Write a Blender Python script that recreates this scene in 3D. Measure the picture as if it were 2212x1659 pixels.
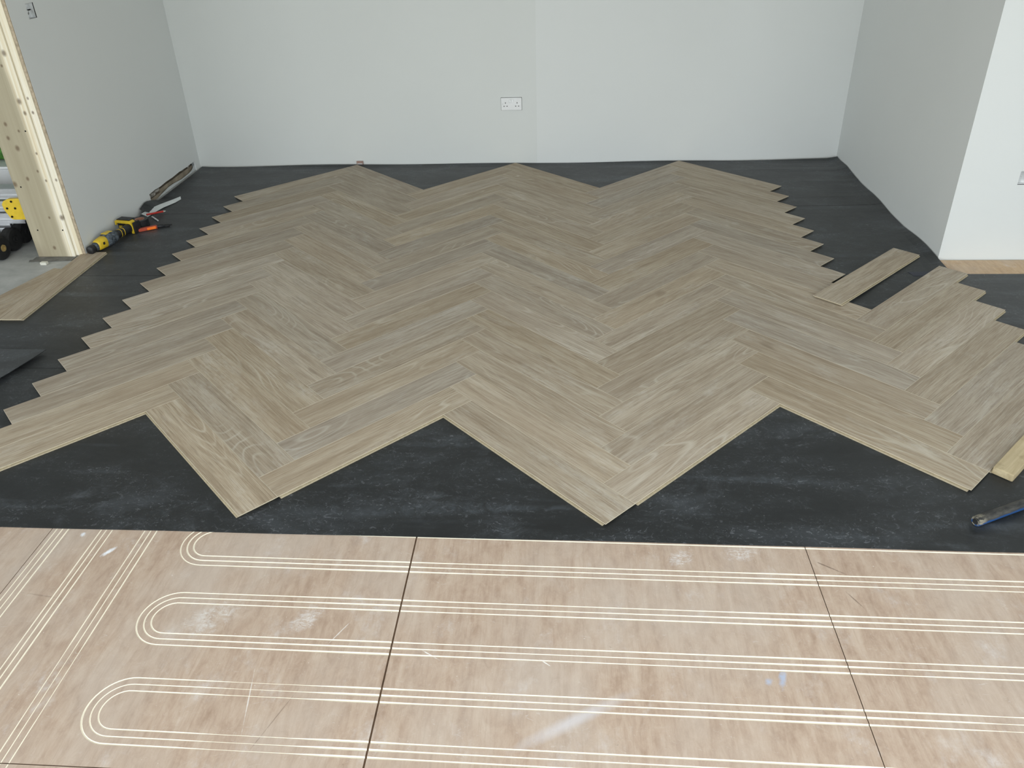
import bpy, bmesh, math, random
from mathutils import Vector, Matrix
random.seed(7)
for o in list(bpy.data.objects): bpy.data.objects.remove(o, do_unlink=True)
SC = bpy.context.scene
COL = SC.collection

# ------------------------------------------------------------------ camera
cam = bpy.data.cameras.new('camera'); cam_o = bpy.data.objects.new('camera', cam); COL.objects.link(cam_o)
cam.sensor_width = 36.0; cam.sensor_fit = 'HORIZONTAL'; cam.lens = 27.89
cam.shift_x = 0.00843; cam.shift_y = -0.02811
cam.clip_start = 0.05; cam.clip_end = 200
M = Matrix(((0.997128, -0.005488, 0.075537), (0.067965, 0.504904, -0.860496), (-0.033417, 0.863158, 0.503826))).to_4x4()
M.translation = Vector((2.12927, -1.98663, 1.72856))
cam_o.matrix_world = M
SC.camera = cam_o

# ------------------------------------------------------------------ light
SC.view_settings.view_transform = 'Standard'; SC.view_settings.look = 'None'
SC.view_settings.gamma = 1.0; SC.view_settings.use_curve_mapping = False
SC.view_settings.exposure = -0.13
w = bpy.data.worlds.new('world'); SC.world = w; w.use_nodes = True
w.node_tree.nodes['Background'].inputs[0].default_value = (0.86, 0.94, 1.0, 1)
w.node_tree.nodes['Background'].inputs[1].default_value = 1.6

def area(name, loc, rot, sx, sy, power, color):
    l = bpy.data.lights.new(name, 'AREA'); l.shape = 'RECTANGLE'; l.size = sx; l.size_y = sy
    l.energy = power; l.color = color
    o = bpy.data.objects.new(name, l); COL.objects.link(o); o.location = loc; o.rotation_euler = rot
    return o
# daylight coming through the wide glazed opening behind the camera, and through the side room's opening
area('window_daylight', (2.75, -3.62, 1.25), (math.radians(90), 0, 0), 7.0, 2.1, 142, (0.93, 0.975, 1.0))
area('right_side_fill', (7.12, -1.2, 1.3), (math.radians(90), 0, math.radians(90)), 3.6, 2.0, 26, (0.95, 0.98, 1.0))  # added fill that lifts the left wall, no window known here
area('left_side_fill', (-4.2, -1.3, 1.3), (math.radians(90), 0, math.radians(-90)), 3.6, 2.0, 44, (0.95, 0.98, 1.0))  # matching fill added for the right wall, not a known window
# unseen overhead fill, added to brighten the bare plywood
area('overhead_fill', (2.6, -1.25, 2.61), (0, 0, 0), 2.6, 1.7, 20, (0.97, 0.985, 1.0))
area('side_room_daylight', (-2.4, -3.62, 1.25), (math.radians(90), 0, 0), 2.6, 2.0, 60, (0.92, 0.97, 1.0))

# ------------------------------------------------------------------ materials
def srgb(r, g, b):
    f = lambda c: (c/255/12.92) if c/255 <= 0.04045 else ((c/255+0.055)/1.055)**2.4
    return (f(r), f(g), f(b), 1)

class NT:
    def __init__(s, name, rough=0.6, spec=0.3):
        s.m = bpy.data.materials.new(name); s.m.use_nodes = True
        s.t = s.m.node_tree; s.b = s.t.nodes['Principled BSDF']
        s.b.inputs['Roughness'].default_value = rough
        s.b.inputs['Specular IOR Level'].default_value = spec
    def n(s, typ, **kw):
        x = s.t.nodes.new(typ)
        for k, v in kw.items(): setattr(x, k, v)
        return x
    def link(s, a, b): s.t.links.new(a, b)
    def setin(s, node, key, v):
        if isinstance(v, (int, float, tuple, list)): node.inputs[key].default_value = v
        else: s.link(v, node.inputs[key])
    def math(s, op, a, b=0.0, c=None, clamp=False):
        x = s.n('ShaderNodeMath', operation=op, use_clamp=clamp)
        s.setin(x, 0, a); s.setin(x, 1, b)
        if c is not None: s.setin(x, 2, c)
        return x.outputs[0]
    def coords(s, rand=False):
        tc = s.n('ShaderNodeTexCoord').outputs['Object']
        if rand:
            oi = s.n('ShaderNodeObjectInfo').outputs['Random']
            c = s.n('ShaderNodeCombineXYZ')
            s.link(s.math('MULTIPLY', oi, 41.3), c.inputs[0]); s.link(s.math('MULTIPLY', oi, 17.9), c.inputs[1]); s.link(s.math('MULTIPLY', oi, 73.1), c.inputs[2])
            a = s.n('ShaderNodeVectorMath', operation='ADD'); s.link(tc, a.inputs[0]); s.link(c.outputs[0], a.inputs[1])
            return a.outputs[0], oi
        return tc
    def noise(s, co, sc, scale=1.0, detail=3.0, rough=0.55, dist=0.0):
        mp = s.n('ShaderNodeMapping'); s.link(co, mp.inputs['Vector']); mp.inputs['Scale'].default_value = sc
        x = s.n('ShaderNodeTexNoise'); s.link(mp.outputs[0], x.inputs['Vector'])
        x.inputs['Scale'].default_value = scale; x.inputs['Detail'].default_value = detail
        x.inputs['Roughness'].default_value = rough; x.inputs['Distortion'].default_value = dist
        return x.outputs[0]
    def ramp(s, v, stops):
        x = s.n('ShaderNodeValToRGB'); s.link(v, x.inputs[0]); cr = x.color_ramp
        while len(cr.elements) < len(stops): cr.elements.new(0.5)
        for e, (p, c) in zip(cr.elements, stops):
            e.position = p; e.color = c if len(c) == 4 else (*c, 1)
        return x.outputs[0]
    def step(s, v, lo, hi):
        x = s.n('ShaderNodeMapRange', clamp=True); s.setin(x, 0, v); s.setin(x, 1, lo); s.setin(x, 2, hi); return x.outputs[0]
    def mix(s, f, a, b, mode='MIX'):
        x = s.n('ShaderNodeMix', data_type='RGBA', blend_type=mode)
        s.setin(x, 0, f); s.setin(x, 6, a); s.setin(x, 7, b); return x.outputs[2]
    def color(s, c): s.setin(s.b, 'Base Color', c)
    def bump(s, h, strength=0.2, dist=0.002):
        x = s.n('ShaderNodeBump'); s.link(h, x.inputs['Height']); x.inputs['Strength'].default_value = strength; x.inputs['Distance'].default_value = dist
        s.link(x.outputs[0], s.b.inputs['Normal'])
    def xyz(s, co):
        x = s.n('ShaderNodeSeparateXYZ'); s.link(co, x.inputs[0]); return x.outputs

def plain(name, c, rough=0.6, spec=0.3, metal=0.0, var=0.08, scale=30.0):
    k = NT(name, rough, spec); co = k.coords()
    v = k.noise(co, (1, 1, 1), scale, 3)
    lo = tuple(x*(1-var) for x in c[:3]); hi = tuple(min(1, x*(1+var)) for x in c[:3])
    k.color(k.ramp(v, [(0.3, lo), (0.7, hi)])); k.b.inputs['Metallic'].default_value = metal
    return k.m

def paint(name, c):
    k = NT(name, 0.85, 0.25); co = k.coords()
    v = k.noise(co, (1, 1, 1), 2.2, 3); g = k.noise(co, (1, 1, 1), 420, 2)
    k.color(k.ramp(v, [(0.3, tuple(x*0.985 for x in c[:3])), (0.7, c[:3])]))
    k.bump(g, 0.12, 0.0006)
    return k.m
MAT = {}
MAT['paint'] = paint('white_wall_paint', (0.725, 0.748, 0.735, 1))
MAT['paint_left_face'] = paint('darker_wall_paint', (0.694, 0.717, 0.697, 1))  # slightly darker tone for the left face of the back wall
MAT['ceiling'] = paint('ceiling_paint', (0.80, 0.80, 0.78, 1))

def laminate():
    k = NT('laminate_oak', 0.5, 0.20)
    co, rnd = k.coords(True)
    s = k.xyz(co)
    warp = k.noise(co, (1.7, 4.5, 1), 1.0, 2, 0.5)
    wc = k.n('ShaderNodeCombineXYZ'); k.link(k.math('MULTIPLY', k.math('SUBTRACT', warp, 0.5), 0.022), wc.inputs[1])
    wa = k.n('ShaderNodeVectorMath', operation='ADD'); k.link(co, wa.inputs[0]); k.link(wc.outputs[0], wa.inputs[1]); cw = wa.outputs[0]
    streak = k.noise(cw, (1.3, 19, 1), 1.0, 4, 0.6)
    mid = k.noise(cw, (3.2, 85, 1), 1.0, 4, 0.65)
    fine = k.noise(cw, (9, 300, 1), 1.0, 4, 0.7)
    mott = k.noise(co, (22, 60, 1), 1.0, 4, 0.75)
    patch = k.noise(co, (3.0, 9, 1), 1.0, 4, 0.6)
    tone = k.noise(co, (0.9, 3.2, 1), 1.0, 1)
    big = k.noise(co, (1.3, 6.5, 1), 1.0, 1.2, 0.4)
    v = k.math('ADD', k.math('MULTIPLY', s[1], 26.0), k.math('MULTIPLY', big, 17.0))
    ring = k.math('ABSOLUTE', k.math('SUBTRACT', k.math('FRACT', v), 0.5))
    ringl = k.step(ring, 0.33, 0.5)
    rmask = k.step(k.noise(co, (1.6, 5.0, 1), 1.0, 1), 0.52, 0.64)
    base = k.ramp(streak, [(0.28, (0.330, 0.270, 0.198)), (0.47, (0.408, 0.342, 0.258)), (0.60, (0.452, 0.388, 0.300)), (0.76, (0.515, 0.460, 0.372))])
    base = k.mix(k.math('MULTIPLY', k.step(mid, 0.50, 0.66), 0.46), base, (0.255, 0.205, 0.150, 1))
    base = k.mix(k.math('MULTIPLY', k.step(mid, 0.46, 0.30), 0.30), base, (0.565, 0.520, 0.440, 1))
    base = k.mix(k.math('MULTIPLY', k.step(fine, 0.51, 0.63), 0.50), base, (0.215, 0.172, 0.125, 1))
    base = k.mix(k.math('MULTIPLY', k.step(fine, 0.47, 0.36), 0.32), base, (0.60, 0.56, 0.47, 1))
    base = k.mix(k.math('MULTIPLY', k.math('MULTIPLY', ringl, rmask), 0.58), base, (0.60, 0.56, 0.47, 1))
    base = k.mix(k.math('MULTIPLY', k.math('MULTIPLY', k.step(patch, 0.52, 0.70), k.step(mott, 0.40, 0.62)), 0.40), base, (0.63, 0.61, 0.555, 1))
    base = k.mix(k.math('MULTIPLY', k.step(tone, 0.5, 0.78), 0.34), base, (0.33, 0.262, 0.195, 1))
    kn = k.noise(co, (4.2, 15, 1), 1.0, 1)
    base = k.mix(k.math('MULTIPLY', k.step(kn, 0.74, 0.80), 0.40), base, (0.20, 0.155, 0.11, 1))
    hsv = k.n('ShaderNodeHueSaturation'); k.link(base, hsv.inputs['Color'])
    k.link(k.math('MULTIPLY_ADD', rnd, 0.16, 0.90), hsv.inputs['Value'])
    k.link(k.math('MULTIPLY_ADD', k.math('FRACT', k.math('MULTIPLY', rnd, 7.3)), 0.30, 0.86), hsv.inputs['Saturation'])
    k.color(hsv.outputs[0])
    k.link(k.math('MULTIPLY_ADD', fine, 0.2, 0.46), k.b.inputs['Roughness'])
    k.bump(fine, 0.10, 0.0006)
    return k.m
MAT['laminate'] = laminate()
MAT['bevel'] = plain('plank_bevel', (0.55, 0.50, 0.395), 0.5, 0.2, var=0.06)
MAT['core'] = plain('fibreboard_core', (0.46, 0.395, 0.275), 0.75, 0.2, var=0.12, scale=90)

DKB = (0.17, 0.12, 0.09, 1); WHT = (0.86, 0.84, 0.80, 1)
SCR = [(2.867, -0.222, 2.943, -0.272, 0.003, DKB, 0.8), (2.922, -0.335, 2.956, -0.398, 0.0025, DKB, 0.75), (0.30, -0.25, 0.362, -0.30, 0.002, DKB, 0.45),
       (1.75, -0.58, 1.81, -0.615, 0.0022, WHT, 0.9), (2.07, -0.60, 2.105, -0.625, 0.002, WHT, 0.9), (1.33, -0.66, 1.36, -0.84, 0.002, WHT, 0.6), (1.50, -0.58, 1.545, -0.50, 0.002, WHT, 0.6),
       (1.47, -0.70, 1.39, -0.90, 0.0016, DKB, 0.5), (0.70, -0.45, 0.55, -0.43, 0.003, DKB, 0.3)]
def plywood(name, tint=(1, 1, 1), rnd=True):
    k = NT(name, 0.5, 0.3)
    tc = k.n('ShaderNodeNewGeometry').outputs['Position']
    s = k.xyz(tc)
    g1 = k.noise(tc, (30, 4.5, 1), 1.0, 6, 0.68, 0.6)
    mot = k.noise(tc, (34, 17, 1), 1.0, 6, 0.72, 0.5)
    g2 = k.noise(tc, (170, 7, 1), 1.0, 3, 0.6)
    cloud = k.noise(tc, (2.6, 1.7, 1), 1.0, 4, 0.6)
    scuff = k.noise(tc, (7, 5.2, 1), 1.0, 7, 0.72)
    sc2 = k.noise(tc, (40, 26, 1), 1.0, 5, 0.75)
    t = lambda c: tuple(a*b for a, b in zip(c, tint))
    base = k.ramp(k.math('MULTIPLY_ADD', mot, 0.5, k.math('MULTIPLY', g1, 0.5)), [(0.34, t((0.37, 0.265, 0.195))), (0.5, t((0.475, 0.362, 0.278))), (0.66, t((0.565, 0.460, 0.368)))])
    base = k.mix(k.math('MULTIPLY', k.step(g2, 0.54, 0.74), 0.30), base, t((0.33, 0.235, 0.175))+(1,))
    base = k.mix(k.math('MULTIPLY', k.step(cloud, 0.45, 0.66), 0.42), base, (0.56, 0.50, 0.44, 1))
    w1 = k.math('MULTIPLY', k.step(scuff, 0.55, 0.74), k.step(sc2, 0.40, 0.66))
    base = k.mix(k.math('MULTIPLY', w1, 0.75), base, (0.70, 0.69, 0.685, 1))
    sw = k.noise(tc, (24, 44, 1), 1.0, 5, 0.8, 2.0)
    base = k.mix(k.math('MULTIPLY', k.step(sw, 0.60, 0.72), 0.40), base, (0.70, 0.68, 0.65, 1))
    spk = k.noise(tc, (140, 120, 1), 1.0, 2, 0.5)
    base = k.mix(k.math('MULTIPLY', k.step(spk, 0.74, 0.79), 0.6), base, (0.85, 0.83, 0.78, 1))
    dk = k.noise(tc, (60, 75, 3), 1.0, 2, 0.5)
    base = k.mix(k.math('MULTIPLY', k.step(dk, 0.75, 0.80), 0.4), base, (0.22, 0.17, 0.13, 1))
    # fixed marks: pale diagonal streak and blue chalk smudges, spilt filler
    def blob(cx, cy, ang, rx, ry, soft=0.75, nz=1.0):
        dx = k.math('SUBTRACT', s[0], cx); dy = k.math('SUBTRACT', s[1], cy)
        ca, sa = math.cos(ang), math.sin(ang)
        u = k.math('DIVIDE', k.math('ADD', k.math('MULTIPLY', dx, ca), k.math('MULTIPLY', dy, sa)), rx)
        vv = k.math('DIVIDE', k.math('SUBTRACT', k.math('MULTIPLY', dy, ca), k.math('MULTIPLY', dx, sa)), ry)
        r = k.math('SQRT', k.math('ADD', k.math('MULTIPLY', u, u), k.math('MULTIPLY', vv, vv)))
        r = k.math('ADD', r, k.math('MULTIPLY', k.math('SUBTRACT', sc2, 0.5), nz*2.4))
        return k.step(r, 1.0, 1.0-soft)
    base = k.mix(k.math('MULTIPLY', blob(2.16, -0.775, 0.52, 0.20, 0.022, 0.8, 0.25), 0.45), base, (0.72, 0.74, 0.80, 1))
    for (cx, cy, an, rx, ry, c, f) in [(2.683, -0.638, 1.3, 0.03, 0.012, (0.42, 0.50, 0.66, 1), 0.8), (2.645, -0.645, 0.4, 0.014, 0.012, (0.42, 0.50, 0.66, 1), 0.7),
                                       (0.722, -0.258, 0.95, 0.036, 0.009, (0.86, 0.89, 0.93, 1), 1.0), (0.60, -0.185, 0.3, 0.008, 0.012, (0.80, 0.84, 0.90, 1), 0.8),
                                       (2.48, -0.225, 0.6, 0.05, 0.03, (0.82, 0.83, 0.85, 1), 0.75), (2.66, -0.20, 0.2, 0.06, 0.035, (0.80, 0.81, 0.83, 1), 0.55),
                                       (1.15, -0.50, 0.6, 0.09, 0.055, (0.78, 0.785, 0.775, 1), 0.55), (1.42, -0.49, 0.9, 0.07, 0.035, (0.80, 0.81, 0.82, 1), 0.6)]:
        bl = blob(cx, cy, an, rx, ry)
        if rx > 0.04: bl = k.math('MULTIPLY', bl, k.step(sw, 0.42, 0.60))
        base = k.mix(k.math('MULTIPLY', bl, f), base, c)
    for (xa, ya, xb, yb, hw_, c, f) in SCR:
        ln = math.hypot(xb-xa, yb-ya)
        base = k.mix(k.math('MULTIPLY', blob((xa+xb)/2, (ya+yb)/2, math.atan2(yb-ya, xb-xa), ln/2, hw_, 0.5, 0.9), f), base, c)
    k.color(base)
    k.link(k.math('MULTIPLY_ADD', scuff, 0.3, 0.36), k.b.inputs['Roughness'])
    k.bump(g2, 0.1, 0.0008)
    return k.m
MAT['ply'] = plywood('plywood_face')
MAT['ply_far'] = plywood('plywood_face_far', (1.12, 1.02, 0.80))
MAT['ply_edge'] = plain('plywood_edge', (0.26, 0.18, 0.12), 0.8, var=0.15)
MAT['groove'] = plain('routed_pale_veneer', (0.88, 0.82, 0.68), 0.7, 0.2, var=0.04)
MAT['joint'] = plain('dark_brown_joint', (0.17, 0.11, 0.07), 0.85, 0.1, var=0.2)

def foam(name, lift=1.0):
    k = NT(name, 0.5, 0.45)
    k.b.inputs['Sheen Weight'].default_value = 0.06; k.b.inputs['Sheen Roughness'].default_value = 0.45
    tc = k.n('ShaderNodeNewGeometry').outputs['Position']
    a = k.noise(tc, (2.2, 5.5, 1), 1.0, 6, 0.66, 0.4)
    b = k.noise(tc, (11, 13, 1), 1.0, 6, 0.75, 1.2)
    f = k.noise(tc, (300, 300, 1), 1.0, 2)
    band = k.noise(tc, (0.8, 10, 1), 1.0, 2, 0.5)
    dust = k.noise(tc, (3.2, 4.2, 1), 1.0, 6, 0.7, 0.8)
    c = k.ramp(a, [(0.32, (0.0070*lift, 0.0086*lift, 0.0094*lift)), (0.52, (0.0125*lift, 0.0150*lift, 0.0164*lift)), (0.70, (0.036*lift, 0.042*lift, 0.048*lift))])
    m = k.math('MULTIPLY', k.step(b, 0.56, 0.74), k.step(a, 0.42, 0.7))
    c = k.mix(k.math('MULTIPLY', m, 0.42), c, (0.13, 0.145, 0.165, 1))
    c = k.mix(k.math('MULTIPLY', k.math('MULTIPLY', k.step(band, 0.60, 0.68), k.step(b, 0.40, 0.60)), 0.22), c, (0.13, 0.155, 0.18, 1))
    c = k.mix(k.math('MULTIPLY', k.math('MULTIPLY', k.step(dust, 0.56, 0.74), k.step(b, 0.44, 0.62)), 0.36), c, (0.12, 0.138, 0.155, 1))
    scr = k.noise(tc, (26, 34, 1), 1.0, 6, 0.82, 2.6)
    c = k.mix(k.math('MULTIPLY', k.math('MULTIPLY', k.step(scr, 0.56, 0.64), k.step(a, 0.42, 0.58)), 0.55), c, (0.20, 0.215, 0.235, 1))
    crumb = k.noise(tc, (150, 150, 1), 1.0, 1, 0.5)
    c = k.mix(k.math('MULTIPLY', k.step(crumb, 0.80, 0.83), 0.7), c, (0.5, 0.5, 0.48, 1))
    fib = k.noise(tc, (60, 160, 1), 1.0, 3)
    c = k.mix(k.math('MULTIPLY', k.step(fib, 0.62, 0.8), 0.07), c, (0.16, 0.17, 0.18, 1))
    k.color(c)
    k.link(k.math('MULTIPLY_ADD', b, 0.22, 0.36), k.b.inputs['Roughness'])
    h = k.math('ADD', k.math('MULTIPLY', f, 0.5), k.math('MULTIPLY', band, 3.0))
    k.bump(h, 0.28, 0.001)
    return k.m
MAT['foam'] = foam('black_underlay_foam')
MAT['foam_scrap'] = foam('black_underlay_scrap', 1.25)
MAT['foil'] = plain('pale_foil_backing', (0.62, 0.65, 0.65), 0.45, 0.4, var=0.06)

def pine(name, split=None, spots=()):
    k = NT(name, 0.6, 0.25)
    tc = k.n('ShaderNodeNewGeometry').outputs['Position']
    s = k.xyz(tc)
    g = k.noise(tc, (55, 55, 0.9), 1.0, 3, 0.55, 0.4); g2 = k.noise(tc, (260, 260, 3), 1.0, 3)
    base = k.ramp(g, [(0.30, (0.68, 0.56, 0.36)), (0.46, (0.80, 0.72, 0.54)), (0.66, (0.89, 0.85, 0.73))])
    base = k.mix(k.math('MULTIPLY', k.step(g2, 0.55, 0.8), 0.12), base, (0.50, 0.38, 0.22, 1))
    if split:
        # soft shadow painted into the wood colour, left of a wandering boundary
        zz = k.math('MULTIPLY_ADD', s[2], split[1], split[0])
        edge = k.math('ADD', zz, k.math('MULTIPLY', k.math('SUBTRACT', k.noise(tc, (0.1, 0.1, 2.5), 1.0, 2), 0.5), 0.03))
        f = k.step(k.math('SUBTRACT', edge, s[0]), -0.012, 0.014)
        shade_tone = k.ramp(k.noise(tc, (30, 30, 0.7), 1.0, 3), [(0.3, (0.36, 0.315, 0.215)), (0.7, (0.45, 0.40, 0.285))])
        base = k.mix(f, base, shade_tone)
    for (x, z, r, d) in spots:
        dx = k.math('SUBTRACT', s[0], x); dz = k.math('MULTIPLY', k.math('SUBTRACT', s[2], z), 0.75)
        rr = k.math('SQRT', k.math('ADD', k.math('MULTIPLY', dx, dx), k.math('MULTIPLY', dz, dz)))
        base = k.mix(k.math('MULTIPLY', k.step(rr, r, r*0.35), d), base, (0.13, 0.08, 0.045, 1))
    k.color(base); k.bump(g2, 0.1, 0.0008)
    return k.m
knots = [(-0.757, 0.721), (-0.829, 0.685), (-0.797, 0.63), (-0.727, 0.503), (-0.799, 0.462), (-0.882, 0.432), (-0.697, 0.45), (-0.69, 0.813),
         (-0.70, 0.873), (-0.75, 0.238), (-0.78, 0.057), (-0.696, 1.111), (-0.73, 1.051), (-0.818, 0.758), (-0.677, 0.237), (-0.70, 0.60)]
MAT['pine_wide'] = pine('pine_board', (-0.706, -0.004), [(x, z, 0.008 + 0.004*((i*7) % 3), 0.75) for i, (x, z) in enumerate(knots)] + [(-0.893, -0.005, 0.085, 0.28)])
MAT['pine'] = pine('pine_strip', None, [(-0.645, 0.45, 0.009, 0.7), (-0.655, 0.886, 0.008, 0.7), (-0.652, 0.813, 0.009, 0.8)])
MAT['board_edge'] = plain('plasterboard_edge', (0.44, 0.36, 0.26), 0.85, 0.2, var=0.25, scale=60)

def block_wood():
    k = NT('rough_offcut_wood', 0.7, 0.2); tc = k.coords()
    g = k.noise(tc, (3, 34, 34), 1.0, 4, 0.6, 0.6); d = k.noise(tc, (14, 14, 14), 1.0, 5, 0.7)
    c = k.ramp(g, [(0.3, (0.37, 0.29, 0.165)), (0.7, (0.55, 0.465, 0.30))])
    c = k.mix(k.math('MULTIPLY', k.step(d, 0.56, 0.75), 0.45), c, (0.23, 0.18, 0.10, 1))
    k.color(c); k.bump(g, 0.2, 0.002); return k.m
MAT['block'] = block_wood()
def concrete():
    k = NT('grey_screed', 0.8, 0.25); tc = k.n('ShaderNodeNewGeometry').outputs['Position']
    a = k.noise(tc, (5, 7, 3), 1.0, 7, 0.7); b = k.noise(tc, (1.6, 2.0, 1), 1.0, 3)
    c = k.ramp(a, [(0.3, (0.30, 0.31, 0.30)), (0.7, (0.50, 0.51, 0.495))])
    c = k.mix(k.math('MULTIPLY', k.step(b, 0.5, 0.7), 0.3), c, (0.52, 0.53, 0.52, 1))
    k.color(c); k.bump(a, 0.3, 0.004); return k.m
MAT['concrete'] = concrete()
MAT['yellow'] = plain('yellow_plastic', (0.72, 0.50, 0.03), 0.4, 0.45, var=0.1)
MAT['black'] = plain('black_plastic', (0.016, 0.017, 0.019), 0.45, 0.4, var=0.3)
MAT['rubber'] = plain('black_rubber', (0.022, 0.022, 0.022), 0.75, 0.25, var=0.3)
MAT['dusty'] = plain('dusty_grey_rubber', (0.085, 0.10, 0.115), 0.7, 0.25, var=0.75, scale=70)
MAT['alu'] = plain('brushed_aluminium', (0.66, 0.67, 0.69), 0.3, 0.5, metal=0.85, var=0.06)
MAT['steel'] = plain('galvanised_steel', (0.72, 0.74, 0.74), 0.38, 0.5, metal=0.35, var=0.3, scale=25)
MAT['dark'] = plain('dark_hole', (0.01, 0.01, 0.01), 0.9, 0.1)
MAT['red'] = plain('red_lacquer', (0.48, 0.035, 0.025), 0.4, 0.4)
MAT['brick_red'] = plain('dull_red_plastic', (0.42, 0.07, 0.035), 0.5, 0.35)
MAT['orange'] = plain('orange_plastic', (1.0, 0.20, 0.02), 0.35, 0.4, var=0.04)
MAT['card'] = plain('cardboard_core', (0.52, 0.27, 0.19), 0.75, 0.2, var=0.2)
MAT['white_plastic'] = plain('white_plastic', (0.82, 0.83, 0.83), 0.3, 0.45, var=0.02)
MAT['brass'] = plain('brass_hub', (0.50, 0.36, 0.14), 0.45, 0.5, metal=0.4, var=0.15)
MAT['green'] = plain('green_fabric', (0.07, 0.20, 0.035), 0.7, 0.2, var=0.5, scale=45)
MAT['tape'] = plain('navy_black_tape', (0.010, 0.013, 0.030), 0.35, 0.45, var=0.2)
MAT['packer_red'] = plain('pinkish_brown_wood', (0.36, 0.24, 0.20), 0.7, 0.25, var=0.25, scale=120)
MAT['rust'] = plain('rusty_grey_sheet', (0.17, 0.17, 0.16), 0.6, 0.35, var=0.35, scale=18)
MAT['foam_white'] = plain('off_white_foam', (0.66, 0.65, 0.57), 0.9, 0.1, var=0.05)
MAT['tan'] = plain('raw_timber_plate', (0.33, 0.28, 0.21), 0.8, 0.2, var=0.25, scale=14)
MAT['debris'] = plain('plaster_rubble', (0.34, 0.32, 0.28), 0.9, 0.1, var=0.6, scale=60)
MAT['grass'] = plain('ground_outside', (0.16, 0.19, 0.10), 0.95, 0.1, var=0.4, scale=2)
def blue_grip():
    k = NT('blue_dusty_grip', 0.5, 0.3); tc = k.coords(); s = k.xyz(tc)
    n = k.noise(tc, (22, 60, 60), 1.0, 5, 0.7)
    top = k.step(k.math('ADD', s[2], k.math('MULTIPLY', k.math('SUBTRACT', n, 0.5), 0.016)), 0.000, 0.006)
    c = k.mix(top, (0.018, 0.075, 0.23, 1), k.ramp(n, [(0.40, (0.022, 0.023, 0.023)), (0.75, (0.085, 0.082, 0.072))]))
    end = k.step(k.math('ADD', s[0], k.math('MULTIPLY', n, 0.02)), 0.045, 0.02)
    c = k.mix(k.math('MULTIPLY', end, k.step(n, 0.46, 0.56)), c, (0.27, 0.25, 0.19, 1))
    k.color(c); return k.m
MAT['blue'] = blue_grip()

# ------------------------------------------------------------------ mesh helpers
def link(name, bm, mats, parent=None, smooth=False, kind=None, bevel=None):
    me = bpy.data.meshes.new(name); bmesh.ops.recalc_face_normals(bm, faces=bm.faces); bm.to_mesh(me); bm.free()
    for m in (mats if isinstance(mats, (list, tuple)) else [mats]): me.materials.append(MAT[m])
    if smooth:
        for p in me.polygons: p.use_smooth = True
    o = bpy.data.objects.new(name, me); COL.objects.link(o)
    if parent: o.parent = parent
    if kind: o['kind'] = kind
    if bevel:
        md = o.modifiers.new('bevel', 'BEVEL'); md.width = bevel; md.segments = 2; md.limit_method = 'ANGLE'; md.angle_limit = math.radians(40)
    return o
def tag(o, label, cat, group=None):
    o['label'] = label; o['category'] = cat
    if group: o['group'] = group
    return o
def thing(name, label, cat, loc=(0, 0, 0), rot=(0, 0, 0), group=None):
    o = bpy.data.objects.new(name, None); COL.objects.link(o); o.location = loc; o.rotation_euler = rot; o.empty_display_size = 0.1
    return tag(o, label, cat, group)
def box(bm, x0, x1, y0, y1, z0, z1, mi=0):
    v = [bm.verts.new(p) for p in ((x0, y0, z0), (x1, y0, z0), (x1, y1, z0), (x0, y1, z0), (x0, y0, z1), (x1, y0, z1), (x1, y1, z1), (x0, y1, z1))]
    for f in ((3, 2, 1, 0), (4, 5, 6, 7), (0, 1, 5, 4), (1, 2, 6, 5), (2, 3, 7, 6), (3, 0, 4, 7)):
        bm.faces.new([v[i] for i in f]).material_index = mi
    return bm
def B(*a): return box(bmesh.new(), *a)
def prism(bm, pts, axis, t0, t1, mi=0):
    """polygon pts in the plane normal to axis, extruded from t0 to t1"""
    def P(p, t):
        return {'x': (t, p[0], p[1]), 'y': (p[0], t, p[1]), 'z': (p[0], p[1], t)}[axis]
    a = [bm.verts.new(P(p, t0)) for p in pts]; b = [bm.verts.new(P(p, t1)) for p in pts]
    bm.faces.new(a).material_index = mi; bm.faces.new(b[::-1]).material_index = mi
    n = len(pts)
    for i in range(n): bm.faces.new((a[i], b[i], b[(i+1) % n], a[(i+1) % n])).material_index = mi
    return bm
def lathe(bm, prof, seg=28, axis='z', origin=(0, 0, 0), mi=0):
    """profile of (radius, height) swept about an axis; radius 0 closes the end"""
    rings = []
    ox, oy, oz = origin
    def P(r, h, a):
        c, s = r*math.cos(a), r*math.sin(a)
        return {'z': (ox+c, oy+s, oz+h), 'x': (ox+h, oy+c, oz+s), 'y': (ox+c, oy+h, oz+s)}[axis]
    for r, h in prof:
        if r <= 1e-6: rings.append([bm.verts.new(P(0, h, 0))])
        else: rings.append([bm.verts.new(P(r, h, 2*math.pi*i/seg)) for i in range(seg)])
    for A, Bq in zip(rings, rings[1:]):
        for i in range(seg):
            j = (i+1) % seg
            if len(A) == 1 and len(Bq) == 1: continue
            if len(A) == 1: f = bm.faces.new((A[0], Bq[i], Bq[j]))
            elif len(Bq) == 1: f = bm.faces.new((A[i], A[j], Bq[0]))
            else: f = bm.faces.new((A[i], A[j], Bq[j], Bq[i]))
            f.material_index = mi
    return bm
def loft(bm, secs, cap=True, mi=0):
    """closed cross-sections (lists of 3-D points, equal count) joined in order"""
    R = [[bm.verts.new(p) for p in s] for s in secs]; n = len(R[0])
    for a, b in zip(R, R[1:]):
        for i in range(n): bm.faces.new((a[i], a[(i+1) % n], b[(i+1) % n], b[i])).material_index = mi
    if cap: bm.faces.new(R[0][::-1]).material_index = mi; bm.faces.new(R[-1]).material_index = mi
    return bm
def struct(name, bm, mats, parent=None):
    o = link(name, bm, mats, parent); o['kind'] = 'structure'; return o

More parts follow.
